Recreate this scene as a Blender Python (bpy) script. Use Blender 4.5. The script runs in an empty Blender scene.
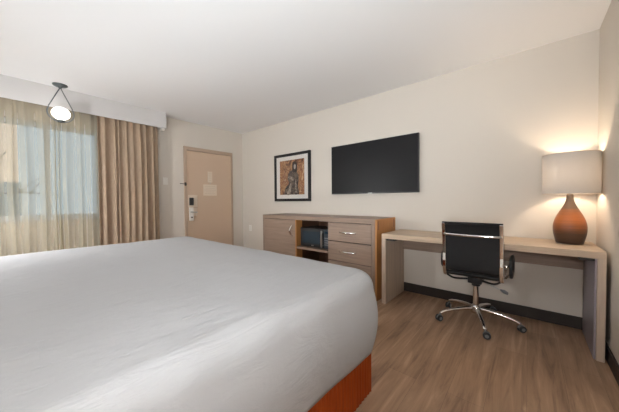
import bpy, bmesh, math, random
from mathutils import Vector, Matrix, noise
random.seed(7)
SPOTW = 140; SCR = 92; SCL = 175
PI = math.pi
scene = bpy.context.scene
C = scene.collection

# ------------------------------------------------------------------ helpers
def obj(name, bm, mat, parent=None, bevel=0, smooth=False, seg=2, kind=None, label=None, loc=None):
    me = bpy.data.meshes.new(name)
    bmesh.ops.recalc_face_normals(bm, faces=bm.faces)
    bm.to_mesh(me); bm.free()
    o = bpy.data.objects.new(name, me); C.objects.link(o)
    for m in (mat if isinstance(mat, (list, tuple)) else [mat]):
        me.materials.append(m)
    if smooth:
        for p in me.polygons: p.use_smooth = True
    if bevel:
        b = o.modifiers.new('bevel', 'BEVEL'); b.width = bevel; b.segments = seg
        b.limit_method = 'ANGLE'; b.angle_limit = math.radians(40)
        for p in me.polygons: p.use_smooth = True
        w = o.modifiers.new('wn', 'WEIGHTED_NORMAL'); w.keep_sharp = True
    if parent: o.parent = parent
    if kind: o['kind'] = kind
    if label: o['label'] = label
    if loc: o.location = loc
    return o

def tag(o, label, cat, group=None, kind=None):
    o['label'] = label; o['category'] = cat
    if group: o['group'] = group
    if kind: o['kind'] = kind
    return o

def thing(name, label, cat, loc=(0, 0, 0), rotz=0, group=None):
    o = bpy.data.objects.new(name, None); C.objects.link(o)
    o.location = loc; o.rotation_euler = (0, 0, rotz); o.empty_display_size = .1
    return tag(o, label, cat, group)

def box(bm, x0, x1, y0, y1, z0, z1, mi=0):
    vs = [bm.verts.new((x, y, z)) for x in (x0, x1) for y in (y0, y1) for z in (z0, z1)]
    fs = [(0,1,3,2),(4,6,7,5),(0,4,5,1),(2,3,7,6),(0,2,6,4),(1,5,7,3)]
    for f in fs:
        fc = bm.faces.new([vs[i] for i in f]); fc.material_index = mi
    return vs

def bx(*a, mi=0):
    bm = bmesh.new(); box(bm, *a, mi=mi); return bm

def sweep(bm, pts, r, n=10, r2=None, closed=False, up=None, caps=True):
    """tube along pts; r number or list, r2 = second half axis"""
    pts = [Vector(p) for p in pts]; N = len(pts)
    R = r if isinstance(r, (list, tuple)) else [r]*N
    R2 = R if r2 is None else (r2 if isinstance(r2, (list, tuple)) else [r2]*N)
    rings = []; prev = None
    for i, p in enumerate(pts):
        if closed: t = (pts[(i+1) % N]-pts[i-1]).normalized()
        else: t = (pts[min(i+1, N-1)]-pts[max(i-1, 0)]).normalized()
        if up is not None: ref = Vector(up)
        elif prev is not None: ref = prev
        else: ref = Vector((0, 0, 1)) if abs(t.z) < .9 else Vector((1, 0, 0))
        b = t.cross(ref).normalized(); a = b.cross(t).normalized(); prev = a
        rings.append([bm.verts.new(p+a*(math.cos(2*PI*k/n)*R[i])+b*(math.sin(2*PI*k/n)*R2[i])) for k in range(n)])
    for i in range(N if closed else N-1):
        A, B = rings[i], rings[(i+1) % N]
        for k in range(n):
            bm.faces.new((A[k], A[(k+1) % n], B[(k+1) % n], B[k]))
    if not closed and caps:
        bm.faces.new(rings[0][::-1]); bm.faces.new(rings[-1])

def bar(bm, pts, w, h, side):
    """rectangular bar; side = fixed unit vector for width w, h across"""
    pts = [Vector(p) for p in pts]; side = Vector(side); N = len(pts); rings = []
    for i, p in enumerate(pts):
        t = (pts[min(i+1, N-1)]-pts[max(i-1, 0)]).normalized()
        nrm = side.cross(t).normalized()
        rings.append([bm.verts.new(p+side*(sx*w/2)+nrm*(sy*h/2)) for sx, sy in ((-1,-1),(1,-1),(1,1),(-1,1))])
    for i in range(N-1):
        for k in range(4):
            bm.faces.new((rings[i][k], rings[i][(k+1) % 4], rings[i+1][(k+1) % 4], rings[i+1][k]))
    bm.faces.new(rings[0][::-1]); bm.faces.new(rings[-1])

def lathe(bm, prof, n=48, c=(0, 0, 0), axis='z'):
    rings = []
    def put(r, h, a):
        x, y = r*math.cos(a), r*math.sin(a)
        v = {'z': (x, y, h), 'x': (h, x, y), 'y': (x, h, y)}[axis]
        return bm.verts.new((v[0]+c[0], v[1]+c[1], v[2]+c[2]))
    for r, h in prof:
        rings.append([put(0, h, 0)] if r < 1e-6 else [put(r, h, 2*PI*k/n) for k in range(n)])
    for A, B in zip(rings, rings[1:]):
        for k in range(n):
            k2 = (k+1) % n
            if len(A) == 1 and len(B) == 1: continue
            if len(A) == 1: bm.faces.new((A[0], B[k], B[k2]))
            elif len(B) == 1: bm.faces.new((A[k], B[0], A[k2]))
            else: bm.faces.new((A[k], B[k], B[k2], A[k2]))

def smooth_path(pts, n=6):
    pts = [Vector(p) for p in pts]; out = []
    P = [pts[0]*2-pts[1]]+pts+[pts[-1]*2-pts[-2]]
    for i in range(1, len(P)-2):
        for k in range(n):
            t = k/n
            out.append(.5*((2*P[i])+(-P[i-1]+P[i+1])*t+(2*P[i-1]-5*P[i]+4*P[i+1]-P[i+2])*t*t+(-P[i-1]+3*P[i]-3*P[i+1]+P[i+2])*t**3))
    out.append(pts[-1]); return out

def S(r, g, b):   # sRGB 0-255 to linear
    f = lambda c: c/255/12.92 if c/255 <= .04045 else ((c/255+.055)/1.055)**2.4
    return (f(r), f(g), f(b), 1)

# ------------------------------------------------------------------ materials
def mat(name, col=(.8,.8,.8,1), rough=.5, metal=0, spec=.5, **kw):
    m = bpy.data.materials.new(name); m.use_nodes = True
    b = m.node_tree.nodes['Principled BSDF']
    b.inputs['Base Color'].default_value = col
    b.inputs['Roughness'].default_value = rough
    b.inputs['Metallic'].default_value = metal
    b.inputs['Specular IOR Level'].default_value = spec
    for k, v in kw.items(): b.inputs[k.replace('_', ' ')].default_value = v
    return m

def nodes(m): return m.node_tree.nodes, m.node_tree.links, m.node_tree.nodes['Principled BSDF']

def coords(m, scale=(1,1,1), rot=(0,0,0)):
    N, L, b = nodes(m)
    tc = N.new('ShaderNodeTexCoord'); mp = N.new('ShaderNodeMapping')
    mp.inputs['Scale'].default_value = scale; mp.inputs['Rotation'].default_value = rot
    L.new(tc.outputs['Object'], mp.inputs['Vector']); return mp.outputs['Vector']

def ntex(m, vec, scale, detail=4, rough=.55, dist=0):
    N, L, b = nodes(m)
    t = N.new('ShaderNodeTexNoise'); t.inputs['Scale'].default_value = scale
    t.inputs['Detail'].default_value = detail; t.inputs['Roughness'].default_value = rough
    t.inputs['Distortion'].default_value = dist
    L.new(vec, t.inputs['Vector']); return t.outputs['Fac']

def ramp(m, fac, stops):
    N, L, b = nodes(m)
    r = N.new('ShaderNodeValToRGB'); e = r.color_ramp.elements
    while len(e) < len(stops): e.new(.5)
    for i, (p, c) in enumerate(stops): e[i].position = p; e[i].color = c
    L.new(fac, r.inputs['Fac']); return r.outputs['Color']

def bump(m, h, strength=.2, dist=.01):
    N, L, b = nodes(m)
    u = N.new('ShaderNodeBump'); u.inputs['Strength'].default_value = strength
    u.inputs['Distance'].default_value = dist
    L.new(h, u.inputs['Height']); L.new(u.outputs['Normal'], b.inputs['Normal'])

def wood(name, light, dark, grain='x', rough=.45, scale=1.0, spread=.25):
    m = mat(name, rough=rough); N, L, b = nodes(m)
    s = {'x': (1.2, 22, 22), 'y': (22, 1.2, 22), 'z': (22, 22, 1.2)}[grain]
    v = coords(m, tuple(k*scale for k in s))
    f = ntex(m, v, 2.2, 7, .62, .4)
    L.new(ramp(m, f, [(.5-spread, dark), (.5+spread, light)]), b.inputs['Base Color'])
    bump(m, f, .08, .004)
    return m

M = {}
# painted walls (fine orange-peel)
def paint(name, col, rough=.7, spec=.3):
    m = mat(name, col, rough, spec=spec); bump(m, ntex(m, coords(m), 90, 3), .05, .004); return m
M['wall'] = paint('wall_paint', S(213, 205, 194))
M['ceil'] = paint('ceiling_paint', S(238, 237, 236), .8)
M['valance'] = paint('valance_paint', S(208, 206, 204), .55)
M['white'] = mat('white_plastic', S(232, 228, 220), .4)
M['cream'] = mat('cream_card', S(222, 206, 186), .6)
M['door'] = paint('door_paint', S(204, 179, 155), .5)
M['doorframe'] = paint('door_frame_paint', S(184, 162, 142), .5)
M['basebd'] = mat('dark_baseboard', S(44, 35, 30), .5)
M['chrome'] = mat('chrome', (.82, .8, .78, 1), .12, 1)
M['nickel'] = mat('brushed_nickel', (.55, .54, .52, 1), .3, 1)
M['pewter'] = mat('grey_metal', S(96, 102, 103), .35, .8)
M['black'] = mat('black_plastic', (.012, .012, .013, 1), .4)
M['leather'] = mat('black_leather', (.010, .010, .011, 1), .5, spec=.3)
bump(M['leather'], ntex(M['leather'], coords(M['leather']), 260, 3), .08, .002)
M['rubber'] = mat('castor_rubber', (.03, .032, .034, 1), .5)
M['grey'] = mat('grey_plastic', S(120, 122, 124), .4)
M['credwood'] = wood('credenza_laminate', S(160, 137, 120), S(132, 111, 96), 'x', .45)
M['credwood_v'] = wood('credenza_laminate_upright', S(156, 134, 118), S(128, 108, 94), 'z', .45)
M['deskwood'] = wood('desk_laminate', S(208, 186, 160), S(172, 150, 128), 'x', .42)
M['deskwood_v'] = wood('desk_laminate_upright', S(202, 182, 160), S(170, 150, 133), 'z', .45)
M['oak'] = wood('orange_oak_laminate', S(190, 134, 78), S(166, 112, 60), 'z', .5)
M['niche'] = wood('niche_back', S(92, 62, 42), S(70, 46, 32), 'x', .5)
M['dark'] = mat('dark_gap', S(35, 30, 28), .6)

# vinyl plank floor, planks run along Y
def floor_mat():
    m = mat('vinyl_plank', rough=.42); N, L, b = nodes(m)
    v = coords(m, (1, 1, 1), (0, 0, PI/2))
    br = N.new('ShaderNodeTexBrick'); br.offset = .37
    br.inputs['Scale'].default_value = 1
    br.inputs['Brick Width'].default_value = 1.22; br.inputs['Row Height'].default_value = .18
    br.inputs['Mortar Size'].default_value = .0006; br.inputs['Mortar Smooth'].default_value = .3
    br.inputs['Color1'].default_value = (0, 0, 0, 1); br.inputs['Color2'].default_value = (1, 1, 1, 1)
    br.inputs['Mortar'].default_value = (.5, .5, .5, 1)
    L.new(v, br.inputs['Vector'])
    g = ntex(m, coords(m, (13, .9, 1)), 1.6, 8, .65, .8)
    g2 = ntex(m, coords(m, (3.2, .8, 1)), 1.1, 3, .5, 1.2)
    mx = N.new('ShaderNodeMath'); mx.operation = 'MULTIPLY_ADD'
    sep = N.new('ShaderNodeSeparateColor'); L.new(br.outputs['Color'], sep.inputs['Color'])
    mx.inputs[1].default_value = .11; L.new(sep.outputs['Red'], mx.inputs[0]); L.new(g, mx.inputs[2])
    m2 = N.new('ShaderNodeMath'); m2.operation = 'MULTIPLY_ADD'; m2.inputs[1].default_value = .55
    L.new(g2, m2.inputs[0]); L.new(mx.outputs[0], m2.inputs[2])
    col = ramp(m, m2.outputs[0], [(.52, S(96, 72, 55)), (.74, S(146, 115, 90)), (.92, S(168, 135, 107)), (1.0, S(180, 148, 120))])
    mix = N.new('ShaderNodeMixRGB'); mix.inputs[2].default_value = S(92, 72, 58)
    L.new(br.outputs['Fac'], mix.inputs[0]); L.new(col, mix.inputs[1]); L.new(mix.outputs[0], b.inputs['Base Color'])
    bump(m, g, .06, .003)
    return m
M['floor'] = floor_mat()

# bed linen: fine crumple in long streaks
def linen():
    m = mat('white_linen', S(176, 176, 177), .85, spec=.15); N, L, b = nodes(m)
    a = ntex(m, coords(m, (26, 3.4, 7), (0, 0, math.radians(-24))), 1.3, 6, .6, .6)
    c = ntex(m, coords(m), 3.2, 3, .5, .4)
    mm = N.new('ShaderNodeMath'); mm.operation = 'MULTIPLY'; L.new(a, mm.inputs[0]); L.new(c, mm.inputs[1])
    bump(m, mm.outputs[0], .6, .03); return m
M['linen'] = linen()
def rust():
    m = mat('rust_fabric', S(146, 60, 14), .8, spec=.15)
    f = ntex(m, coords(m, (60, 60, 2)), 2, 2); N, L, b = nodes(m)
    L.new(ramp(m, f, [(.3, S(132, 52, 9)), (.7, S(154, 66, 18))]), b.inputs['Base Color'])
    bump(m, f, .15, .003); return m
M['rust'] = rust()
def fabric(name, c1, c2, s=60):
    m = mat(name, c1, .85, spec=.15); f = ntex(m, coords(m, (1, 1, .15)), s, 3); N, L, b = nodes(m)
    L.new(ramp(m, f, [(.3, c2), (.7, c1)]), b.inputs['Base Color']); bump(m, f, .1, .002); return m
M['drape'] = fabric('drape_fabric', S(170, 149, 128), S(154, 134, 114))
M['bluefab'] = fabric('blue_grey_upholstery', S(86, 106, 126), S(70, 90, 110))
M['piping'] = mat('pale_piping', S(196, 204, 208), .7)

def sheer():
    m = bpy.data.materials.new('sheer_fabric'); m.use_nodes = True
    N, L = m.node_tree.nodes, m.node_tree.links; N.clear()
    out = N.new('ShaderNodeOutputMaterial')
    tr = N.new('ShaderNodeBsdfTransparent'); tl = N.new('ShaderNodeBsdfTranslucent'); df = N.new('ShaderNodeBsdfDiffuse')
    tr.inputs[0].default_value = (1, 1, 1, 1)
    c = S(192, 182, 156); tl.inputs[0].default_value = c; df.inputs[0].default_value = c
    m1 = N.new('ShaderNodeMixShader'); m1.inputs[0].default_value = .5
    L.new(tl.outputs[0], m1.inputs[1]); L.new(df.outputs[0], m1.inputs[2])
    m2 = N.new('ShaderNodeMixShader'); m2.inputs[0].default_value = .5
    lw = N.new('ShaderNodeLayerWeight'); lw.inputs['Blend'].default_value = .35   # weave closes at grazing angles
    mr = N.new('ShaderNodeMapRange'); mr.inputs['To Min'].default_value = .42; mr.inputs['To Max'].default_value = .98
    L.new(lw.outputs['Facing'], mr.inputs['Value']); L.new(mr.outputs[0], m2.inputs[0])
    L.new(tr.outputs[0], m2.inputs[1]); L.new(m1.outputs[0], m2.inputs[2]); L.new(m2.outputs[0], out.inputs[0])
    return m
M['sheer'] = sheer()

def glass(name, gl=.06, tint=(.95, .97, .97, 1)):
    m = bpy.data.materials.new(name); m.use_nodes = True
    N, L = m.node_tree.nodes, m.node_tree.links; N.clear()
    out = N.new('ShaderNodeOutputMaterial'); tr = N.new('ShaderNodeBsdfTransparent'); g = N.new('ShaderNodeBsdfGlossy')
    tr.inputs[0].default_value = tint; g.inputs['Roughness'].default_value = .02
    mx = N.new('ShaderNodeMixShader'); mx.inputs[0].default_value = gl
    L.new(tr.outputs[0], mx.inputs[1]); L.new(g.outputs[0], mx.inputs[2]); L.new(mx.outputs[0], out.inputs[0]); return m
M['glass'] = glass('window_glass')
M['picglass'] = glass('picture_glass', .04, (1, 1, 1, 1))

def emit(name, col, s):
    m = mat(name, col, .4); b = m.node_tree.nodes['Principled BSDF']
    b.inputs['Emission Color'].default_value = col; b.inputs['Emission Strength'].default_value = s; return m
M['globe'] = emit('lit_opal_globe', (1, .97, .95, 1), 1.3)

def shade():
    m = bpy.data.materials.new('lampshade_linen'); m.use_nodes = True
    N, L = m.node_tree.nodes, m.node_tree.links; N.clear()
    out = N.new('ShaderNodeOutputMaterial'); tl = N.new('ShaderNodeBsdfTranslucent'); df = N.new('ShaderNodeBsdfDiffuse')
    tl.inputs[0].default_value = (.46, .43, .40, 1); df.inputs[0].default_value = (.66, .65, .63, 1)
    mx = N.new('ShaderNodeMixShader'); mx.inputs[0].default_value = .62
    L.new(tl.outputs[0], mx.inputs[1]); L.new(df.outputs[0], mx.inputs[2]); L.new(mx.outputs[0], out.inputs[0]); return m
M['shade'] = shade()

def lampbase():
    m = mat('glazed_ceramic', rough=.35); N, L, b = nodes(m)
    tc = N.new('ShaderNodeTexCoord'); sp = N.new('ShaderNodeSeparateXYZ'); L.new(tc.outputs['Object'], sp.inputs[0])
    st = ntex(m, coords(m, (3, 3, 60)), 1.5, 4, .6)
    ad = N.new('ShaderNodeMath'); ad.operation = 'MULTIPLY_ADD'; ad.inputs[1].default_value = .09
    L.new(st, ad.inputs[0]); L.new(sp.outputs['Z'], ad.inputs[2])
    mr = N.new('ShaderNodeMapRange'); mr.inputs['From Min'].default_value = .045; mr.inputs['From Max'].default_value = .43
    L.new(ad.outputs[0], mr.inputs['Value'])
    col = ramp(m, mr.outputs[0], [(.0, S(70, 52, 42)), (.22, S(92, 64, 46)), (.36, S(150, 88, 46)), (.52, S(190, 108, 52)), (.66, S(160, 94, 50)), (.78, S(104, 76, 54)), (1, S(88, 72, 58))])
    L.new(col, b.inputs['Base Color']); bump(m, st, .25, .003); return m
M['lampbase'] = lampbase()

# ------------------------------------------------------------------ room shell
XL, XR, YB, YF, ZC = -4.618, .437, 3.235, -.80, 2.56
WY0, WY1, WZ0, WZ1 = -.74, .87, .93, 2.15        # window opening
DY0, DY1, DZ = 2.045, 2.958, 2.075               # door opening
def struct(name, bm, m, **k): return obj(name, bm, m, kind='structure', **k)
struct('floor', bx(XL-.15, XR+.15, YF-.15, YB+.15, -.1, 0), M['floor'])
struct('ceiling', bx(XL-.15, XR+.15, YF-.15, YB+.15, ZC, ZC+.1), M['ceil'])
struct('wall_back', bx(XL-.15, XR+.15, YB, YB+.15, 0, ZC), M['wall'])
struct('wall_right', bx(XR, XR+.15, YF, YB, 0, ZC), M['wall'])
struct('wall_front', bx(XL-.15, XR+.15, YF-.15, YF, 0, ZC), M['wall'])
bm = bmesh.new()
box(bm, XL-.15, XL, YF, WY0, 0, ZC); box(bm, XL-.15, XL, WY0, WY1, 0, WZ0); box(bm, XL-.15, XL, WY0, WY1, WZ1, ZC)
box(bm, XL-.15, XL, WY1, DY0, 0, ZC); box(bm, XL-.15, XL, DY0, DY1, DZ, ZC); box(bm, XL-.15, XL, DY1, YB, 0, ZC)
struct('wall_left', bm, M['wall'])
BH = .108
struct('baseboard_back', bx(XL+.012, XR-.012, YB-.012, YB, 0, BH), M['basebd'], bevel=.003)
struct('baseboard_right', bx(XR-.012, XR, YF, YB, 0, BH), M['basebd'], bevel=.003)
bm = bmesh.new(); box(bm, XL, XL+.012, YF, 2.0, 0, BH); box(bm, XL, XL+.012, 3.0, YB-.012, 0, BH)
struct('baseboard_left', bm, M['basebd'], bevel=.003)

# door frame (trim) and door
bm = bmesh.new()
box(bm, XL-.15, XL+.022, 2.012, 2.062, 0, DZ+.045); box(bm, XL-.15, XL+.022, 2.955, 2.985, 0, DZ+.045)
box(bm, XL-.15, XL+.022, 2.062, 2.955, DZ-.018, DZ+.045)
struct('trim_1', bm, M['doorframe'], bevel=.003)
door = struct('door_1', bx(XL-.045, XL+.004, 2.066, 2.951, .008, DZ-.022), M['door'], bevel=.002)
xd = XL+.004
def on_door(name, y0, y1, z0, z1, t, m, parent=door, x0=xd, **k):
    return obj(name, bx(x0, x0+t, y0, y1, z0, z1), m, parent, **k)
def faceplate(name, y0, y1, z0, z1, m, lines, parent=door, lab=None):
    o = on_door(name, y0, y1, z0, z1, .004, m, parent, bevel=.001, label=lab)
    bm = bmesh.new(); n = len(lines); h = (z1-z0)
    for i, w in enumerate(lines):
        zc = z1-h*(i+1)/(n+1); c = (y0+y1)/2; ww = (y1-y0)*w/2
        box(bm, xd+.004, xd+.0045, c-ww, c+ww, zc-.0035, zc+.0035)
    obj('printed_lines', bm, mat(name+'_ink', S(200, 184, 164), .7), o); return o
faceplate('notice', 2.452, 2.545, 1.502, 1.708, M['cream'], [.6, .5, .7, .6], lab='small upright cream notice')
faceplate('notice', 2.362, 2.635, 1.253, 1.462, M['cream'], [.8, .7, .85, .6, .75], lab='wide cream notice')
lk = on_door('lock_plate', 2.078, 2.245, 1.045, 1.262, .012, M['cream'], bevel=.004)
on_door('card_reader', 2.092, 2.165, 1.075, 1.212, .03, M['black'], lk, xd+.012, bevel=.008)
bm = bmesh.new(); box(bm, xd, xd+.028, 2.09, 2.165, .80, 1.04)
sp = obj('lever_plate', bm, M['white'], door, bevel=.006)
bm = bmesh.new(); lathe(bm, [(0, 0), (.016, 0), (.016, .05), (0, .05)], 20, (xd+.028, 2.128, .955), 'x')
bar(bm, [(xd+.07, 2.122, .955), (xd+.07, 2.215, .95)], .02, .014, (0, 0, 1))
obj('lever_handle', bm, M['nickel'], sp, bevel=.002)
on_door('deadbolt_plate', 2.175, 2.235, .885, 1.03, .01, M['cream'], bevel=.003)
bm = bmesh.new(); lathe(bm, [(0, 0), (.013, 0), (.011, .018), (0, .018)], 16, (xd+.028, 2.128, .86), 'x')
obj('thumb_turn', bm, M['dark'], sp)
bm = bmesh.new(); lathe(bm, [(0, 0), (.008, 0), (.008, .012), (0, .012)], 12, (xd+.004, 2.50, 1.49), 'x')
obj('peephole', bm, M['nickel'], door)
# swing-bar latch on the frame
t = thing('swing_bar_latch', 'small dark metal swing-bar latch on the left side of the door frame', 'door latch', (XL+.022, 2.03, 1.452))
obj('latch_plate', bx(0, .006, -.016, .016, -.03, .03), M['dark'], t, bevel=.001)
bm = bmesh.new(); sweep(bm, [(.012, .02, 0), (.02, -.02, 0), (.022, -.10, .004)], .006, 8)
obj('latch_bar', bm, M['dark'], t, smooth=True)

# light switch, outlet
t = thing('light_switch', 'white rocker light switch on the wall between drape and door', 'light switch', (XL, 1.713, 1.49))
p = obj('cover_plate', bx(0, .006, -.038, .038, -.06, .06), M['white'], t, bevel=.003)
obj('rocker', bx(.006, .011, -.017, .017, -.034, .034), M['white'], t, bevel=.002)
t = thing('wall_outlet', 'white electrical outlet low on the wall left of the credenza', 'outlet', (-4.365, YB, .588))
obj('cover_plate', bx(-.042, .042, -.006, 0, -.06, .06), M['white'], t, bevel=.003)
for dz in (-.022, .022):
    s = obj('socket', bx(-.018, .018, -.009, -.006, dz-.015, dz+.015), M['white'], t, bevel=.003)
    bm = bmesh.new(); box(bm, -.009, -.006, -.0095, -.009, dz-.007, dz+.007); box(bm, .006, .009, -.0095, -.009, dz-.007, dz+.007)
    obj('slots', bm, M['dark'], s)

# window
bm = bmesh.new(); fw = .05; xf0, xf1 = XL-.11, XL-.05
ys = [WY0, WY0+.54, .34, WY1]
box(bm, xf0, xf1, WY0, WY1, WZ1-.06, WZ1); box(bm, xf0, xf1, WY0, WY1, WZ0, WZ0+.06)
for y in ys:
    a = max(WY0, y-fw/2); b = min(WY1, y+fw/2)
    if y == WY0: b = y+fw
    if y == WY1: a = y-fw
    box(bm, xf0, xf1, a, b, WZ0+.06, WZ1-.06)
win = struct('window_1', bm, mat('window_frame_aluminium', S(196, 200, 202), .4), bevel=.004)
for i in range(3):
    obj('pane', bx(XL-.083, XL-.078, ys[i]+.02, ys[i+1]-.02, WZ0+.055, WZ1-.055), M['glass'], win)
obj('sill', bx(XL-.05, XL+.02, WY0+.002, WY1-.002, WZ0-.02, WZ0+.002), M['valance'], win, bevel=.004)

# ------------------------------------------------------------------ valance, curtains
VX = -4.418
t = thing('valance', 'long white boxed valance under the ceiling above the curtains', 'valance', (0, 0, 0))
obj('front_board', bx(VX-.019, VX, YF+.02, 1.672, 2.312, ZC), M['valance'], t, bevel=.002)
obj('end_board', bx(XL, VX-.019, 1.652, 1.672, 2.312, ZC), M['valance'], t, bevel=.002)
obj('bracket', bx(VX-.075, VX-.02, 1.60, 1.651, 2.285, 2.33), M['white'], t, bevel=.003)

def curtain(name, y0, y1, z0, z1, xc, amp, folds, m, seed, thick=0, parent=None, tight=.6):
    rnd = random.Random(seed)
    n = folds*14; rows = 26
    ph = [rnd.uniform(-.45, .45) for _ in range(folds+2)]
    am = [rnd.uniform(.25, 1.25) for _ in range(folds+2)]
    wd = [rnd.uniform(.35, 1.9) for _ in range(folds)]; tot = sum(wd)
    edges = [0]
    for w in wd: edges.append(edges[-1]+w/tot)
    bm = bmesh.new(); grid = []
    for j in range(rows+1):
        h = j/rows; z = z1+(z0-z1)*h; row = []
        for i in range(n+1):
            u = i/n; k = min(folds-1, max(0, next((q for q in range(folds) if edges[q+1] >= u-1e-9), folds-1)))
            lo = (u-edges[k])/(edges[k+1]-edges[k])
            a = am[k]*(1-lo)+am[k+1]*lo
            wv = math.sin(2*PI*lo+ph[k]*.0)
            x = xc+amp*a*wv*(.55+.45*math.sin(PI*min(1, h*1.6+.15)/1.0*.5))
            x += .35*amp*noise.noise(Vector((u*folds*1.3, h*1.7, seed)))
            sh = .35*(y1-y0)/folds*noise.noise(Vector((u*folds*.7, h*1.2+3, seed+5)))*min(1, h*2)*math.sin(PI*u)
            y = y0+(y1-y0)*u+.22*(y1-y0)/folds*math.cos(2*PI*lo)*a*tight+sh
            row.append(bm.verts.new((x, y, z)))
        grid.append(row)
    for j in range(rows):
        for i in range(n):
            bm.faces.new((grid[j][i], grid[j][i+1], grid[j+1][i+1], grid[j+1][i]))
    o = obj(name, bm, m, parent, smooth=True)
    if thick:
        s = o.modifiers.new('thick', 'SOLIDIFY'); s.thickness = thick
    return o
dr = curtain('drape', .80, 1.555, .03, 2.47, -4.495, .033, 9, M['drape'], 8, .0025, tight=1.0)
tag(dr, 'heavy tan pleated drape drawn open to the right of the window', 'curtain')
sc = curtain('sheer_curtain', -.78, .86, .03, 2.47, -4.572, .023, 17, M['sheer'], 11)
tag(sc, 'pale see-through sheer curtain hanging across the window', 'curtain')
t = thing('curtain_rail', 'slim white curtain rail hidden behind the valance, carrying drape and sheer', 'curtain rail', (0, 0, 0))
obj('rail', bx(-4.555, -4.49, YF+.03, 1.6, 2.47, 2.50), M['white'], t, bevel=.003)
for y in (-.6, .4, 1.4): obj('wall_bracket', bx(XL, -4.555, y-.01, y+.01, 2.475, 2.495), M['white'], t)

# ------------------------------------------------------------------ outside
g = mat('pavement', S(206, 210, 212), .9)
gr = tag(obj('pavement', bx(-40, XL-.2, -30, 30, -.3, -.1), g), 'pale pavement outside the window', 'pavement'); gr['kind'] = 'structure'
t = thing('building', 'pale peach building wall seen through the left part of the sheer curtain', 'building', (-11.5, -4.5, -.1))
obj('building_wall', bx(-3, 0, -7, 4.72, 0, 6.5), mat('peach_stucco', S(238, 214, 196), .9), t)
obj('parapet', bx(-3.05, .06, -7.05, 4.78, 6.5, 6.75), mat('parapet_paint', S(220, 200, 186), .9), t)
tag(obj('block_wall', bx(-9.6, -9.4, -8, .22, -.1, 1.64), fabric('grey_block', S(150, 158, 164), S(132, 140, 147), 8)),
    'low grey block wall outside the window, seen dimly through the sheer curtain', 'garden wall')
def tree():
    t = thing('bare_tree', 'bare thin tree outside, its branches crossing the left window', 'tree', (-6.3, -.42, -.1))
    bk = mat('bark', S(60, 68, 68), .9)
    rnd = random.Random(4); bm = bmesh.new()
    sweep(bm, [(0, 0, 0), (.03, .03, .9), (-.02, -.02, 1.7), (.04, .05, 2.4), (0, .0, 3.2)], [.06, .05, .042, .03, .012], 8)
    obj('trunk', bm, bk, t, smooth=True)
    for k in range(16):
        a = rnd.uniform(0, 2*PI); z = rnd.uniform(1.1, 2.8); L = rnd.uniform(.8, 1.3); bm = bmesh.new()
        e = lambda f, up: Vector((math.cos(a)*L*f, math.sin(a)*L*f, z+up))
        mid = e(.5, rnd.uniform(.1, .35)); end = e(1, rnd.uniform(.05, .7))
        sweep(bm, smooth_path([(0, 0, z), mid, end], 4), [.015-.0013*i for i in range(9)], 6)
        for q in range(3):
            b = mid.lerp(end, rnd.uniform(0, .8)); d = Vector((rnd.uniform(-1, 1), rnd.uniform(-1, 1), rnd.uniform(.2, 1)))*.35
            sweep(bm, [b, b+d*.5+Vector((0, 0, .03)), b+d], [.008, .006, .003], 5)
        obj('branch', bm, bk, t, smooth=True)
tree()

# ------------------------------------------------------------------ pendant light
px_, py_ = -4.30, .437
t = thing('pendant_light', 'glowing white globe pendant in a grey metal hoop hanging before the curtains', 'ceiling light', (px_, py_, ZC))
bm = bmesh.new(); lathe(bm, [(0, 0), (.07, 0), (.07, -.008), (.055, -.02), (.02, -.026), (.012, -.045), (0, -.047)], 40)
obj('canopy', bm, M['pewter'], t, smooth=True)
GZ = -.335; RR_ = .118
for s in (-1, 1):
    bm = bmesh.new(); sweep(bm, [(0, s*.004, -.04), (0, s*RR_*.90, GZ+RR_*.50)], .0052, 8)
    obj('rod', bm, M['pewter'], t, smooth=True)
bm = bmesh.new()
angs = [math.radians(29)-k*math.radians(238)/40 for k in range(41)]
sweep(bm, [(0, math.cos(a)*RR_, GZ+math.sin(a)*RR_*.93) for a in angs], .0065, 8)
obj('hoop', bm, M['pewter'], t, smooth=False)
bm = bmesh.new(); lathe(bm, [(0, GZ-.118), (.012, GZ-.118), (.014, GZ-.108), (.036, GZ-.098), (.036, GZ-.09), (0, GZ-.09)], 32)
obj('globe_holder', bm, M['pewter'], t, smooth=True)
bm = bmesh.new(); lathe(bm, [(.086*math.sin(a)if 0 < k < 24 else 0, GZ-.008-.076*math.cos(a)) for k, a in ((k, PI*k/24) for k in range(25))], 40)
obj('globe', bm, M['globe'], t, smooth=True)

# ------------------------------------------------------------------ television
t = thing('television', 'large black flat-screen television mounted on the wall above the credenza', 'television', (-1.634, YB, 1.59))
w2, h2 = .634, .355
obj('housing', bx(-w2, w2, -.062, -.026, -h2, h2), M['black'], t, bevel=.004)
obj('screen', bx(-w2+.009, w2-.009, -.0635, -.0622, -h2+.016, h2-.009), mat('dark_screen', (.009, .009, .010, 1), .4, spec=.2), t)
obj('wall_mount', bx(-.22, .22, -.026, 0, -.18, .18), M['dark'], t)
obj('maker_badge', bx(-.03, .03, -.064, -.062, -h2+.003, -h2+.010), M['nickel'], t)

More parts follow.
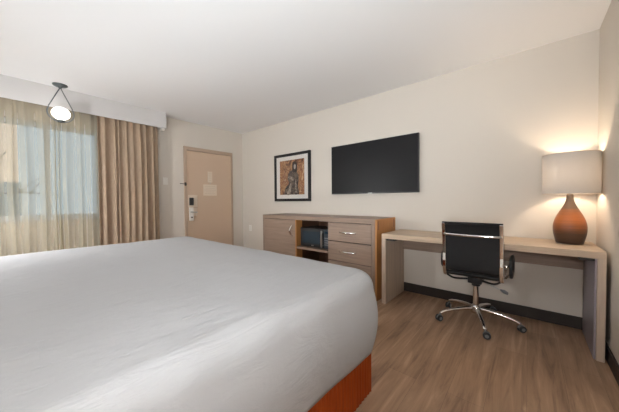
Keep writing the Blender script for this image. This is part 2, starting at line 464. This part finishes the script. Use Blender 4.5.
# ------------------------------------------------------------------ framed picture
PX0, PX1, PZ0, PZ1 = -3.582, -2.718, 1.135, 1.970
cx, cz = (PX0+PX1)/2, (PZ0+PZ1)/2
t = thing('framed_picture', 'framed brown painting of a standing dark-robed figure, black frame, on the wall', 'picture', (cx, YB, cz))
W, Hh, f = (PX1-PX0)/2, (PZ1-PZ0)/2, .046
bm = bmesh.new()
box(bm, -W, W, -.035, 0, Hh-f, Hh); box(bm, -W, W, -.035, 0, -Hh, -Hh+f)
box(bm, -W, -W+f, -.035, 0, -Hh+f, Hh-f); box(bm, W-f, W, -.035, 0, -Hh+f, Hh-f)
obj('frame', bm, mat('black_frame', S(24, 22, 24), .35), t, bevel=.004)
obj('mount_board', bx(-W+f, W-f, -.016, -.002, -Hh+f, Hh-f), mat('mat_board', S(226, 222, 216), .8), t)
pw, ph = .295, .302
def painting():
    m = mat('painted_canvas', rough=.7); N, L, b = nodes(m)
    f1 = ntex(m, coords(m, (1, 1, .8)), 5.5, 6, .65, 1.5)
    L.new(ramp(m, f1, [(.34, S(70, 44, 32)), (.44, S(134, 90, 62)), (.5, S(186, 142, 100)), (.56, S(128, 72, 50)), (.64, S(204, 170, 130))]), b.inputs['Base Color'])
    return m
pr = obj('print', bx(-pw, pw, -.019, -.016, -ph, ph), painting(), t)
def blob(name, pts, m, y, parent):
    bm = bmesh.new(); P = smooth_path([(x, 0, z) for x, z in pts]+[(pts[0][0], 0, pts[0][1])], 5)[:-1]
    a = [bm.verts.new((p.x, y, p.z)) for p in P]; b2 = [bm.verts.new((p.x, y-.0012, p.z)) for p in P]
    bm.faces.new(a); bm.faces.new(b2[::-1])
    for i in range(len(P)): bm.faces.new((a[i], a[(i+1) % len(P)], b2[(i+1) % len(P)], b2[i]))
    obj(name, bm, m, parent)
dk = mat('painted_dark', S(48, 38, 36), .7); nodes(dk)
def mottled(name, c1, c2, s=14):
    m = mat(name, rough=.7); N, L, b = nodes(m); L.new(ramp(m, ntex(m, coords(m), s, 5, .7, 1), [(.4, c1), (.6, c2)]), b.inputs['Base Color']); return m
rob = mottled('painted_robe', S(52, 42, 38), S(120, 104, 92))
blob('robe_figure', [(.05, .12), (.13, .08), (.17, -.02), (.15, -.16), (.17, -.29), (.0, -.30), (-.17, -.29), (-.15, -.18), (-.06, -.10), (-.10, -.02), (-.07, .08), (-.01, .12)], rob, -.019, pr)
blob('hair_figure', [(.075, .27), (.125, .24), (.135, .15), (.12, .09), (.03, .09), (.02, .18), (.03, .25)], dk, -.0202, pr)
blob('face_figure', [(.082, .225), (.105, .20), (.10, .155), (.08, .135), (.06, .155), (.06, .20)], mat('painted_face', S(176, 168, 160), .7), -.0214, pr)
pale = mottled('painted_pale', S(96, 82, 72), S(182, 170, 156), 30)
blob('arm_figure', [(-.05, .03), (.02, .0), (.05, -.03), (.03, -.06), (-.03, -.03), (-.08, -.0)], pale, -.0202, pr)
blob('skirt_fold_figure', [(-.03, -.11), (.0, -.12), (-.04, -.29), (-.11, -.29)], pale, -.0202, pr)
blob('skirt_fold_figure', [(.09, -.04), (.115, -.05), (.12, -.25), (.09, -.25)], pale, -.0202, pr)
obj('glazing', bx(-W+f, W-f, -.026, -.025, -Hh+f, Hh-f), M['picglass'], t)

# ------------------------------------------------------------------ credenza
CY0 = 2.68; CYB = 3.215; CT = .925
X0, X1 = -3.285, -1.30
t = thing('credenza', 'grey-brown wooden credenza with one door, open niche and drawers under the television', 'cabinet', (0, 0, 0))
cw, cv = M['credwood'], M['credwood_v']
obj('top', bx(X0, X1-.021, CY0, CYB, CT-.055, CT), cw, t, bevel=.002)
obj('side_panel', bx(X0, X0+.045, CY0, CYB, 0, CT-.055), cv, t, bevel=.002)
sd = obj('side_panel', bx(X1-.02, X1, CY0+.004, CYB, 0, CT), M['oak'], t, bevel=.001, label='orange oak-coloured end panel')
obj('edge_strip', bx(X1-.065, X1-.021, CY0, CY0+.03, 0, CT-.055), cv, t, bevel=.001)
# end-grain inlays on the oak side
for y in (CY0+.03, CYB-.07):
    obj('inlay', bx(X1, X1+.0012, y, y+.035, CT-.12, CT-.02), mat('inlay_brown', S(140, 96, 62), .5), sd)
XD0, XD1, XO0, XO1, XR0, XR1 = -3.237, -2.565, -2.545, -1.985, -1.975, -1.368
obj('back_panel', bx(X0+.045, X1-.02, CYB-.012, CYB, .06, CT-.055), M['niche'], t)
obj('bottom_panel', bx(X0+.045, X1-.02, CY0+.02, CYB-.012, .06, .08), cv, t)
obj('toe_kick', bx(X0+.045, X1-.02, CY0+.05, CY0+.065, 0, .06), M['dark'], t)
obj('divider', bx(XO0-.02, XO0, CY0+.004, CY0+.13, .08, CT-.055), M['oak'], t, label='orange oak-coloured niche side')
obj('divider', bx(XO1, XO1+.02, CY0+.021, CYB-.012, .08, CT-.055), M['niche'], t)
obj('divider_painted_shade', bx(XO0-.02, XO0, CY0+.13, CYB-.012, .08, CT-.055), M['niche'], t)  # dark colour on the divider's rear part stands in for niche shade
obj('shelf', bx(XO0, XO1, CY0+.01, CYB-.012, .457, .488), cw, t, bevel=.001)
dd = obj('door', bx(XD0, XD1, CY0, CY0+.02, .09, CT-.062), cw, t, bevel=.002)
def bow(pts, parent):
    bm = bmesh.new(); P = smooth_path(pts, 5); n = len(P)
    sweep(bm, P, [.009+.006*math.sin(PI*i/(n-1)) for i in range(n)], 10)
    for e in (P[0], P[-1]):
        lathe(bm, [(0, -.006), (.011, -.006), (.011, 0), (0, 0)], 16, (e.x, CY0-.0005, e.z), 'y')
    obj('handle', bm, M['chrome'], parent, smooth=True)
hx = XD1-.06
bow([(hx, CY0-.004, .785), (hx, CY0-.03, .755), (hx, CY0-.055, .71), (hx, CY0-.03, .665), (hx, CY0-.004, .635)], dd)
zs = [(CT-.062, .634), (.624, .385), (.375, .09)]
for za, zb in zs:
    d = obj('drawer', bx(XR0, XR1, CY0, CY0+.02, zb, za), cw, t, bevel=.002)
    zc = za-.115; xc = (XR0+XR1)/2-.01
    bow([(xc-.105, CY0-.004, zc), (xc-.05, CY0-.03, zc), (xc, CY0-.036, zc), (xc+.05, CY0-.03, zc), (xc+.105, CY0-.004, zc)], d)
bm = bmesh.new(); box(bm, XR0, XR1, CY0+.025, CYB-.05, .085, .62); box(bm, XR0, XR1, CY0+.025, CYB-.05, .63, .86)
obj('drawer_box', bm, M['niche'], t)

# microwave
t = thing('microwave', 'compact black microwave oven in the open niche of the credenza', 'microwave', (-2.25, CY0+.05, .488))
bw, bh, bd = .252, .274, .32
obj('casing', bx(-bw, bw, .02, bd, .012, bh), M['black'], t, bevel=.005)
dr_ = obj('door', bx(-bw, bw-.085, 0, .02, .014, bh-.002), M['black'], t, bevel=.004)
obj('door_window', bx(-bw+.045, bw-.15, -.002, 0, .06, bh-.045), mat('microwave_glass', S(52, 63, 71), .12), dr_)
bm = bmesh.new(); xh = bw-.105
box(bm, xh-.011, xh+.011, -.034, -.022, .03, bh-.02); box(bm, xh-.006, xh+.006, -.022, 0, .045, .06); box(bm, xh-.006, xh+.006, -.022, 0, bh-.05, bh-.035)
obj('handle', bm, M['nickel'], dr_, bevel=.002)
obj('maker_badge', bx(-.05, -.01, -.002, 0, .028, .04), M['nickel'], dr_)
cp = obj('control_panel', bx(bw-.083, bw, 0, .02, .014, bh-.002), mat('control_panel', S(48, 56, 64), .3), t, bevel=.003)
obj('display', bx(bw-.072, bw-.012, -.0015, 0, bh-.06, bh-.03), mat('display', S(30, 50, 60), .15), cp)
for i in range(4):
    for j in range(3):
        obj('button', bx(bw-.071+j*.021, bw-.055+j*.021, -.002, 0, .055+i*.03, .072+i*.03), M['grey'], cp, bevel=.0006)
for sx in (-1, 1):
    for y in (.05, .27):
        obj('foot', bx(sx*.17-.012, sx*.17+.012, y, y+.024, 0, .012), M['black'], t)

# ------------------------------------------------------------------ desk
DX0, DX1, DYF, DYB, DT = -1.236, .412, 2.672, 3.218, .775
t = thing('desk', 'long pale wood desk on slab ends along the wall right of the credenza', 'desk', (0, 0, 0))
obj('desktop', bx(DX0, DX1, DYF, DYB, DT-.052, DT), M['deskwood'], t, bevel=.002)
obj('slab_leg', bx(DX0, DX0+.046, DYF, DYB, 0, DT-.052), M['deskwood_v'], t, bevel=.002)
obj('slab_leg', bx(DX1-.042, DX1, DYF, DYB, 0, DT-.052), M['deskwood_v'], t, bevel=.002)
obj('inner_face_sheen', bx(DX1-.052, DX1-.0425, DYF+.02, DYB-.03, 0, DT-.053), mat('grey_window_sheen', S(150, 142, 148), .45), t, label='inner face of the right end, window light painted in as grey')  # grey colour stands in for window light reflected off this inner face
obj('modesty_panel', bx(DX0+.046, DX1-.0525, DYB-.03, DYB-.012, .535, DT-.052), cw, t, bevel=.001)
for x0, x1 in ((DX0+.0465, DX0+.14), (DX1-.13, DX1-.053)):
    bm = bmesh.new(); box(bm, x0, x1, DYF+.012, DYF+.37, DT-.072, DT-.0525)
    obj('corner_bracket', bm, M['dark'], t)

# ------------------------------------------------------------------ table lamp
lx, ly = .259, 3.03
t = thing('table_lamp', 'table lamp with brown-orange teardrop ceramic base and white drum shade on the desk', 'lamp', (lx, ly, DT))
prof = [(0, 0), (.074, 0), (.080, .006), (.088, .035), (.096, .075), (.099, .11), (.097, .145), (.088, .185), (.072, .225), (.053, .262), (.037, .295), (.026, .325), (.021, .352), (.020, .375), (.018, .385), (0, .385)]
pp = smooth_path([(r, 0, z) for r, z in prof[1:-1]], 3)
bm = bmesh.new(); lathe(bm, [(0, 0)]+[(p.x*1.04, p.z*1.07) for p in pp]+[(0, .385*1.07)], 56)
obj('base', bm, M['lampbase'], t, smooth=True)
SB, ST, SR = .413, .737, .173
bm = bmesh.new(); lathe(bm, [(SR, SB), (SR, ST), (SR-.002, ST), (SR-.002, SB), (SR, SB)], 72)
sh = obj('lamp_shade', bm, M['shade'], t, smooth=False)
rimm = mat('shade_rim', S(196, 182, 166), .6)
for z in (SB, ST):
    bm = bmesh.new(); sweep(bm, [(math.cos(a)*SR, math.sin(a)*SR, z) for a in (2*PI*k/72 for k in range(72))], .0022, 6, closed=True)
    obj('rim', bm, rimm, sh, smooth=True)
bm = bmesh.new()
for k in range(3):
    a = 2*PI*k/3+.3; sweep(bm, [(0, 0, ST-.03), (math.cos(a)*(SR-.003), math.sin(a)*(SR-.003), ST-.006)], .0018, 6)
sweep(bm, [(0, 0, .385), (0, 0, .43)], .012, 12)
sweep(bm, [(0, 0, ST-.03), (.03, 0, .60), (.03, 0, .50), (0.012, 0, .42)], .0018, 6)
obj('harp', bm, M['nickel'], t, smooth=True)
bm = bmesh.new(); lathe(bm, [(0, .43), (.013, .43), (.016, .455), (.028, .485), (.028, .51), (.018, .53), (0, .537)], 24)
obj('bulb', bm, emit('lit_bulb', (1, .82, .62, 1), 6), t, smooth=True)
def point(name, loc, e, col, r):
    l = bpy.data.lights.new(name, 'POINT'); l.energy = e; l.color = col; l.shadow_soft_size = r
    o = bpy.data.objects.new(name, l); o.location = loc; C.objects.link(o); return o
LAMP = point('table_lamp_light', (lx, ly, DT+.57), 4.6, (1, .80, .60), .03)

# ------------------------------------------------------------------ office chair
t = thing('office_chair', 'black leather office chair with chrome frame and five-star base at the desk', 'chair', (-.372, 2.835, 0), 0)
ch = M['chrome']
prof = smooth_path([(-.312, .945), (-.285, .86), (-.268, .74), (-.262, .62), (-.256, .53), (-.225, .478), (-.16, .462), (0, .455), (.14, .462), (.21, .466), (.245, .452)], 5)
prof = [(p.x, p.y) for p in [Vector((a.x, a.y)) for a in smooth_path([(q.x, q.y, 0) for q in prof], 1)]]
for s in (-1, 1):
    bm = bmesh.new(); bar(bm, [(s*.209, y, z) for y, z in prof], .027, .034, (1, 0, 0))
    r = obj('side_rail', bm, ch, t, bevel=.004, label='polished chrome side rail')
    bm = bmesh.new(); box(bm, s*.209-.009, s*.209+.009, -.286, -.2745, .60, .665)
    obj('rail_sticker', bm, M['white'], r, bevel=.001)
def sling(pts, off, th):
    bm = bmesh.new(); bar(bm, [(0, y, z) for y, z in pts], .392, th, (1, 0, 0)); return bm
k = next(i for i, (y, z) in enumerate(prof) if z < .515)
obj('backrest', sling([(y, z) for y, z in prof[:k]], 0, .018), M['leather'], t, bevel=.006)
obj('seat', sling([(y, z+.006) for y, z in prof[k+1:]], 0, .026), M['leather'], t, bevel=.008)
bm = bmesh.new(); sweep(bm, [(-.219, -.311, .94), (.219, -.311, .94)], .013, 14)
obj('top_roll', bm, M['leather'], t, smooth=True)
bm = bmesh.new()
sweep(bm, smooth_path([(-.21, -.292, .842), (-.17, -.316, .842), (0, -.326, .84), (.17, -.316, .842), (.21, -.292, .842)], 6), .011, 10, r2=.008)
obj('back_stretcher', bm, ch, t, smooth=True)
# armrests
for s in (-1, 1):
    bm = bmesh.new(); x = .268 if s > 0 else -.25; loop = []
    yc, zc, a, b = (-.10 if s > 0 else -.02), .58, .14, .072
    for q in range(40):
        th = 2*PI*q/40; cs, sn = math.cos(th), math.sin(th)
        loop.append((x, yc+a*math.copysign(abs(cs)**.6, cs), zc+b*math.copysign(abs(sn)**.6, sn)))
    sweep(bm, loop, .014, 10, r2=.018, closed=True)
    ar = obj('armrest', bm, M['black'], t, smooth=True)
    bm = bmesh.new()
    sweep(bm, [(s*.222, -.235, .60), (x, -.21 if s > 0 else -.14, .60)], .010, 10)
    obj('arm_bracket', bm, ch, ar, smooth=True)
    bm = bmesh.new(); sweep(bm, [(s*.222, -.06, .462), (x, -.06, .51)], .010, 10)
    obj('arm_bracket', bm, ch, ar, smooth=True)
# mechanism, yoke, lever, column
bm = bmesh.new(); box(bm, -.055, .055, -.09, .08, .375, .43); box(bm, -.08, .08, -.05, .05, .42, .448)
obj('tilt_mechanism', bm, M['black'], t, bevel=.008)
bm = bmesh.new()
for s in (-1, 1):
    sweep(bm, smooth_path([(s*.205, -.215, .465), (s*.15, -.15, .418), (s*.05, -.05, .405), (0, -.03, .40)], 5), .009, 8)
    sweep(bm, smooth_path([(s*.205, .16, .45), (s*.13, .10, .425), (s*.04, .03, .41)], 5), .009, 8)
obj('yoke', bm, M['black'], t, smooth=True)
bm = bmesh.new(); sweep(bm, [(.05, -.03, .395), (.13, -.06, .375), (.2, -.09, .358)], .005, 8)
lv = obj('lever', bm, M['nickel'], t, smooth=True)
bm = bmesh.new(); sweep(bm, [(.19, -.086, .362), (.215, -.096, .354), (.245, -.11, .346)], [.006, .017, .012], 8, r2=[.005, .006, .005])
obj('lever_paddle', bm, M['grey'], lv, smooth=True)
bm = bmesh.new(); lathe(bm, [(0, .34), (.035, .34), (.035, .376), (0, .376)], 24); obj('column_collar', bm, M['black'], t)
bm = bmesh.new(); lathe(bm, [(0, .10), (.028, .10), (.030, .12), (.024, .15), (.024, .345), (0, .345)], 32)
obj('gas_column', bm, ch, t, smooth=False)
bm = bmesh.new(); lathe(bm, [(0, .085), (.04, .085), (.046, .10), (.046, .14), (.034, .155), (0, .155)], 32); hub = obj('base_hub', bm, ch, t, bevel=.003)
for i in range(5):
    a = math.radians(1+72*i); ca, sa = math.cos(a), math.sin(a)
    R = lambda r, z: (r*ca, r*sa, z)
    bm = bmesh.new()
    P = smooth_path([R(.03, .126), R(.12, .122), R(.22, .106), R(.29, .088), R(.325, .070)], 4); n = len(P)
    sweep(bm, P, [.019-.007*j/(n-1) for j in range(n)], 12, r2=[.021-.006*j/(n-1) for j in range(n)], up=(0, 0, 1))
    lg = obj('base_leg', bm, ch, t, smooth=True)
    # twin-wheel castor, swivelled at random
    sw = a+[.6, -1.1, 2.0, .3, 1.4][i]; cb, sb = math.cos(sw), math.sin(sw)
    def cpt(u, v, w): return (.325*ca+u*cb-v*sb, .325*sa+u*sb+v*cb, w)
    bm = bmesh.new(); sweep(bm, [(.325*ca, .325*sa, .045), (.325*ca, .325*sa, .078)], .008, 10)
    hood = []
    for q in range(9):
        th = math.radians(10+160*q/8); hood.append(cpt(.012+.024*math.cos(th), 0, .0285+.026*math.sin(th)))
    sweep(bm, hood, .004, 8, r2=.011)
    cs_ = obj('castor', bm, M['grey'], t, smooth=True)
    for sd_ in (-1, 1):
        bm = bmesh.new(); Q = [cpt(.012, sd_*.008, .0285), cpt(.012, sd_*.0095, .0285), cpt(.012, sd_*.019, .0285), cpt(.012, sd_*.022, .0285)]
        sweep(bm, Q, [.026, .0285, .0285, .025], 24)
        obj('wheel', bm, M['rubber'], cs_, smooth=False, bevel=.001)
        bm = bmesh.new(); sweep(bm, [cpt(.012, sd_*.022, .0285), cpt(.012, sd_*.0235, .0285)], .014, 16)
        obj('wheel_cap', bm, M['grey'], cs_)

# ------------------------------------------------------------------ bed
BX0, BX1, BY0, BY1 = -3.05, -.70, -.70, 1.39
t = thing('bed', 'wide bed with smooth white duvet and rust-orange skirt, foot towards the television', 'bed', (0, 0, 0))
def rrect(x0, x1, y0, y1, r, n=14, side=40):
    """closed outline, equal count for any size"""
    pts = []
    cs = [(x1-r, y1-r, 0), (x0+r, y1-r, PI/2), (x0+r, y0+r, PI), (x1-r, y0+r, 1.5*PI)]
    for i, (cx_, cy_, a0) in enumerate(cs):
        for k in range(n+1):
            a = a0+PI/2*k/n; pts.append(Vector((cx_+r*math.cos(a), cy_+r*math.sin(a), 0)))
        nx = cs[(i+1) % 4]; a = a0+PI/2
        e0 = pts[-1]; e1 = Vector((nx[0]+r*math.cos(a), nx[1]+r*math.sin(a), 0))
        for k in range(1, side): pts.append(e0.lerp(e1, k/side))
    return pts
def rings_mesh(rings, cap=True):
    bm = bmesh.new(); V = [[bm.verts.new(p) for p in r] for r in rings]; n = len(V[0])
    for A, B in zip(V, V[1:]):
        for k in range(n): bm.faces.new((A[k], A[(k+1) % n], B[(k+1) % n], B[k]))
    if cap:
        prev_ = V[0]
        bm.faces.new(prev_)
    return bm
obj('base', bx(BX0+.03, BX1-.03, BY0+.02, BY1-.05, .03, .30), M['dark'], t)
mb = rings_mesh([rrect(BX0+.06, BX1-.06, BY0+.02, BY1-.06, .09)]*1+[[p+Vector((0, 0, z)) for p in rrect(BX0+.06, BX1-.06, BY0+.02, BY1-.06, .09)] for z in (.30, .6)])
mb.free()
obj('mattress', bx(BX0+.06, BX1-.06, BY0+.02, BY1-.08, .30, .66), M['white'], t, bevel=.05, seg=4)
# skirt with fine vertical ribs
out = rrect(BX0+.0, BX1, BY0+.02, BY1, .03, 8, 260); rings = []
N_ = len(out)
cen = Vector(((BX0+BX1)/2, (BY0+BY1)/2, 0))
for z in (.02, .16, .30, .36):
    r = []
    for i, p in enumerate(out):
        tg = (out[(i+1) % N_]-out[i-1]).normalized(); nr = Vector((tg.y, -tg.x, 0))
        r.append(p+nr*(.0025*math.sin(i*1.6)+.004*noise.noise(p*7)*(1-z))+Vector((0, 0, z)))
    rings.append(r)
sk = obj('bed_skirt', rings_mesh(rings, cap=False), M['rust'], t, smooth=True, label='rust-orange bed skirt')
# duvet
DX0_, DX1_, DY0_, DY1_ = BX0-.03, BX1+.045, BY0-.0, BY1+.005
prof = []   # (inset from outline, z)
ZT = .748
for k in range(1, 31):
    prof.append((-10-k/30, ZT+.022*(1-math.exp(-(1-k/30)*3.0))))
for k in range(13):
    a = PI/2*k/12; prof.append((.085-.085*math.sin(a), ZT-.105+.105*math.cos(a)))
for k in range(1, 15):
    h = k/14; prof.append((-.02*math.sin(PI*h)+.016*h*h, ZT-.105-h*.362))
prof += [(.022, ZT-.468), (.024, ZT-.44)]
rings = []
for d, z in prof:
    sc_ = 1
    if d < -5: sc_ = -10-d; d = .085
    o_ = rrect(DX0_+d, DX1_-d, DY0_+min(d, .9), DY1_-min(d, .9), max(.02, .105-d*.5), 14, 60)
    c_ = Vector(((DX0_+DX1_)/2, (DY0_+DY1_)/2, 0)); o_ = [c_+(p-c_)*sc_ for p in o_]
    r = []
    for i, p in enumerate(o_):
        q = Vector((p.x, p.y, z)); low = max(0, min(1, (ZT-.12-z)/.3))
        tg = (o_[(i+1) % len(o_)]-o_[i-1]).normalized(); nr = Vector((tg.y, -tg.x, 0))
        w = noise.noise(Vector((p.x*2.1, p.y*2.1, z*1.2)))
        q += nr*(.016*w*low+.006*noise.noise(Vector((p.x*6, p.y*6, z))))
        top = 1 if z > ZT-.1 else 0
        q.z += top*(.006*noise.noise(Vector((p.x*1.7+4, p.y*1.7, 0)))+.0025*noise.noise(Vector((p.x*6, p.y*6, 1))))
        q.z += .012*w*low + .028*low*max(0, min(1, (1.4-p.y)/.8))
        r.append(q)
    rings.append(r)
dv = obj('duvet', rings_mesh(rings), M['linen'], t, smooth=True)
hb = obj('headboard', bx(BX0-.02, BX1+.02, YF+.001, BY0-.012, 0, 1.25), cw, t, bevel=.01)

# ------------------------------------------------------------------ armchair by the window (only its arm shows)
t = thing('armchair', 'blue-grey upholstered armchair with pale piping beyond the bed at the left edge', 'armchair', (-3.80, -.42, 0), math.radians(0))
fb = M['bluefab']
obj('seat', bx(-.26, .26, -.24, .27, .26, .44), fb, t, bevel=.04, seg=4)
obj('backrest', bx(-.36, -.24, -.34, .34, .22, .80), fb, t, bevel=.05, seg=4)
for s in (-1, 1):
    bm = bmesh.new(); y0 = s*.29
    P = [(-.24, y0, .20), (.30, y0, .20)]
    def arc(x): 
        pts = [Vector((x, y0-.05, .20)), Vector((x, y0-.05, .60))]
        for q in range(1, 12): th = PI-PI*q/12; pts.append(Vector((x, y0+.05*math.cos(th), .60+.05*math.sin(th))))
        pts += [Vector((x, y0+.05, .60)), Vector((x, y0+.05, .20))]; return pts
    A, B = arc(-.24), arc(.30)
    a = [bm.verts.new(p) for p in A]; b = [bm.verts.new(p) for p in B]
    bm.faces.new(a); bm.faces.new(b[::-1])
    for i in range(len(a)): bm.faces.new((a[i], a[(i+1) % len(a)], b[(i+1) % len(a)], b[i]))
    ar = obj('armrest', bm, fb, t, smooth=False)
    bm = bmesh.new(); sweep(bm, arc(.30), .007, 8); obj('piping', bm, M['piping'], ar, smooth=True)
for x in (-.3, .26):
    for y in (-.28, .28):
        bm = bmesh.new(); sweep(bm, [(x, y, 0), (x, y, .22)], [.014, .022], 10); obj('leg', bm, M['basebd'], t)

# ------------------------------------------------------------------ added fill lights shaped as wall lights (unseen, behind the viewpoint)
for x, lab in ((-3.4, 'added unseen fill light shaped as a white glass wall light, left of the headboard'), (.3, 'added unseen fill light shaped as a white glass wall light, right of the headboard')):
    t = thing('fill_wall_light', lab, 'added fill light', (x, YF, 1.28), 0, 'added bedside fill lights')
    bm = bmesh.new(); lathe(bm, [(0, 0), (.055, 0), (.055, .015), (0, .02)], 28, (0, 0, 0), 'y'); obj('wall_plate', bm, M['nickel'], t)
    bm = bmesh.new(); sweep(bm, [(0, .015, 0), (0, .09, 0), (0, .10, .03)], .008, 10); obj('arm', bm, M['nickel'], t)
    bm = bmesh.new(); lathe(bm, [(0, .03), (.06, .03), (.075, .20), (.0, .20)], 32, (0, .10, 0)); obj('fill_glow_shade', bm, emit('fill_glow', (.94, .965, 1, 1), SCR if x > -1 else SCL), t)
    bm = bmesh.new(); lathe(bm, [(0, .201), (.085, .201), (.085, .207), (0, .212)], 32, (0, .10, 0)); obj('cap', bm, M['nickel'], t)
# two unseen fill spots added behind the viewpoint, tipped up to bounce off the ceiling
for x, lab in ((-3.35, 'added unseen fill light, a grey swivel spotlight tipped at the ceiling, left end of the headboard wall'), (-.12, 'added unseen fill light, a grey swivel spotlight tipped at the ceiling, right end of the headboard wall')):
    tgt = Vector((-1.8 if x > -1 else -2.4, 2.2, 2.56)); p0 = Vector((x, YF+.16, .95)); d = (tgt-p0).normalized()
    t = thing('fill_wall_spot', lab, 'added fill light', (x, YF, .95), 0, 'added ceiling fill spots')
    bm = bmesh.new(); lathe(bm, [(0, 0), (.05, 0), (.05, .02), (0, .02)], 28, (0, 0, 0), 'y'); obj('wall_plate', bm, M['pewter'], t)
    bm = bmesh.new(); sweep(bm, [(0, .02, 0), (0, .10, 0)], .01, 10); obj('arm', bm, M['pewter'], t)
    bm = bmesh.new(); c0 = Vector((0, .16, 0)); Q = [c0-d*.07, c0-d*.06, c0+d*.06]
    sweep(bm, Q, [.03, .05, .06], 28); obj('fill_spot_head', bm, M['pewter'], t)
    l = bpy.data.lights.new('fill_spot', 'SPOT'); l.energy = SPOTW*(1 if x > -1 else .06); l.spot_size = math.radians(95); l.spot_blend = 1; l.shadow_soft_size = .12; l.color = (.89, .955, 1)
    o = bpy.data.objects.new('fill_spot', l); C.objects.link(o); o.location = p0+d*.09; o.rotation_euler = d.to_track_quat('-Z', 'Y').to_euler()

# ------------------------------------------------------------------ daylight
wd = bpy.data.worlds.new('sky'); scene.world = wd; wd.use_nodes = True
N, L = wd.node_tree.nodes, wd.node_tree.links
bg = N['Background']; bg.inputs['Color'].default_value = (.78, .91, 1, 1); bg.inputs['Strength'].default_value = .42
sn = bpy.data.lights.new('sun', 'SUN'); sn.energy = 1.3; sn.angle = .01; sn.color = (1, .95, .88)
so = bpy.data.objects.new('sun', sn); C.objects.link(so); so.rotation_euler = Vector((-.75, .25, -.62)).to_track_quat('-Z', 'Y').to_euler()
pl = bpy.data.lights.new('window_portal', 'AREA'); pl.shape = 'RECTANGLE'; pl.size = WY1-WY0; pl.size_y = WZ1-WZ0
pl.cycles.is_portal = True
po = bpy.data.objects.new('window_portal', pl); C.objects.link(po)
po.location = (XL-.16, (WY0+WY1)/2, (WZ0+WZ1)/2); po.rotation_euler = (0, -PI/2, 0)

# ------------------------------------------------------------------ camera
F_, YAW, PIT, ROL = 257.15, math.radians(40.48), math.radians(1.28), math.radians(-.45)
fwd = Vector((-math.sin(YAW)*math.cos(PIT), math.cos(YAW)*math.cos(PIT), -math.sin(PIT)))
r0 = Vector((math.cos(YAW), math.sin(YAW), 0)); u0 = r0.cross(fwd)
r1 = r0*math.cos(ROL)+u0*math.sin(ROL); u1 = r1.cross(fwd)
cam = bpy.data.cameras.new('camera'); cam.sensor_width = 36; cam.lens = F_/619*36; cam.clip_start = .02
co = bpy.data.objects.new('camera', cam); C.objects.link(co)
co.matrix_world = Matrix(((r1.x, u1.x, -fwd.x, 0), (r1.y, u1.y, -fwd.y, 0), (r1.z, u1.z, -fwd.z, 1.15), (0, 0, 0, 1)))
scene.camera = co

vs = scene.view_settings
vs.view_transform = 'Standard'; vs.look = 'None'; vs.gamma = 1; vs.exposure = .98; vs.use_curve_mapping = False
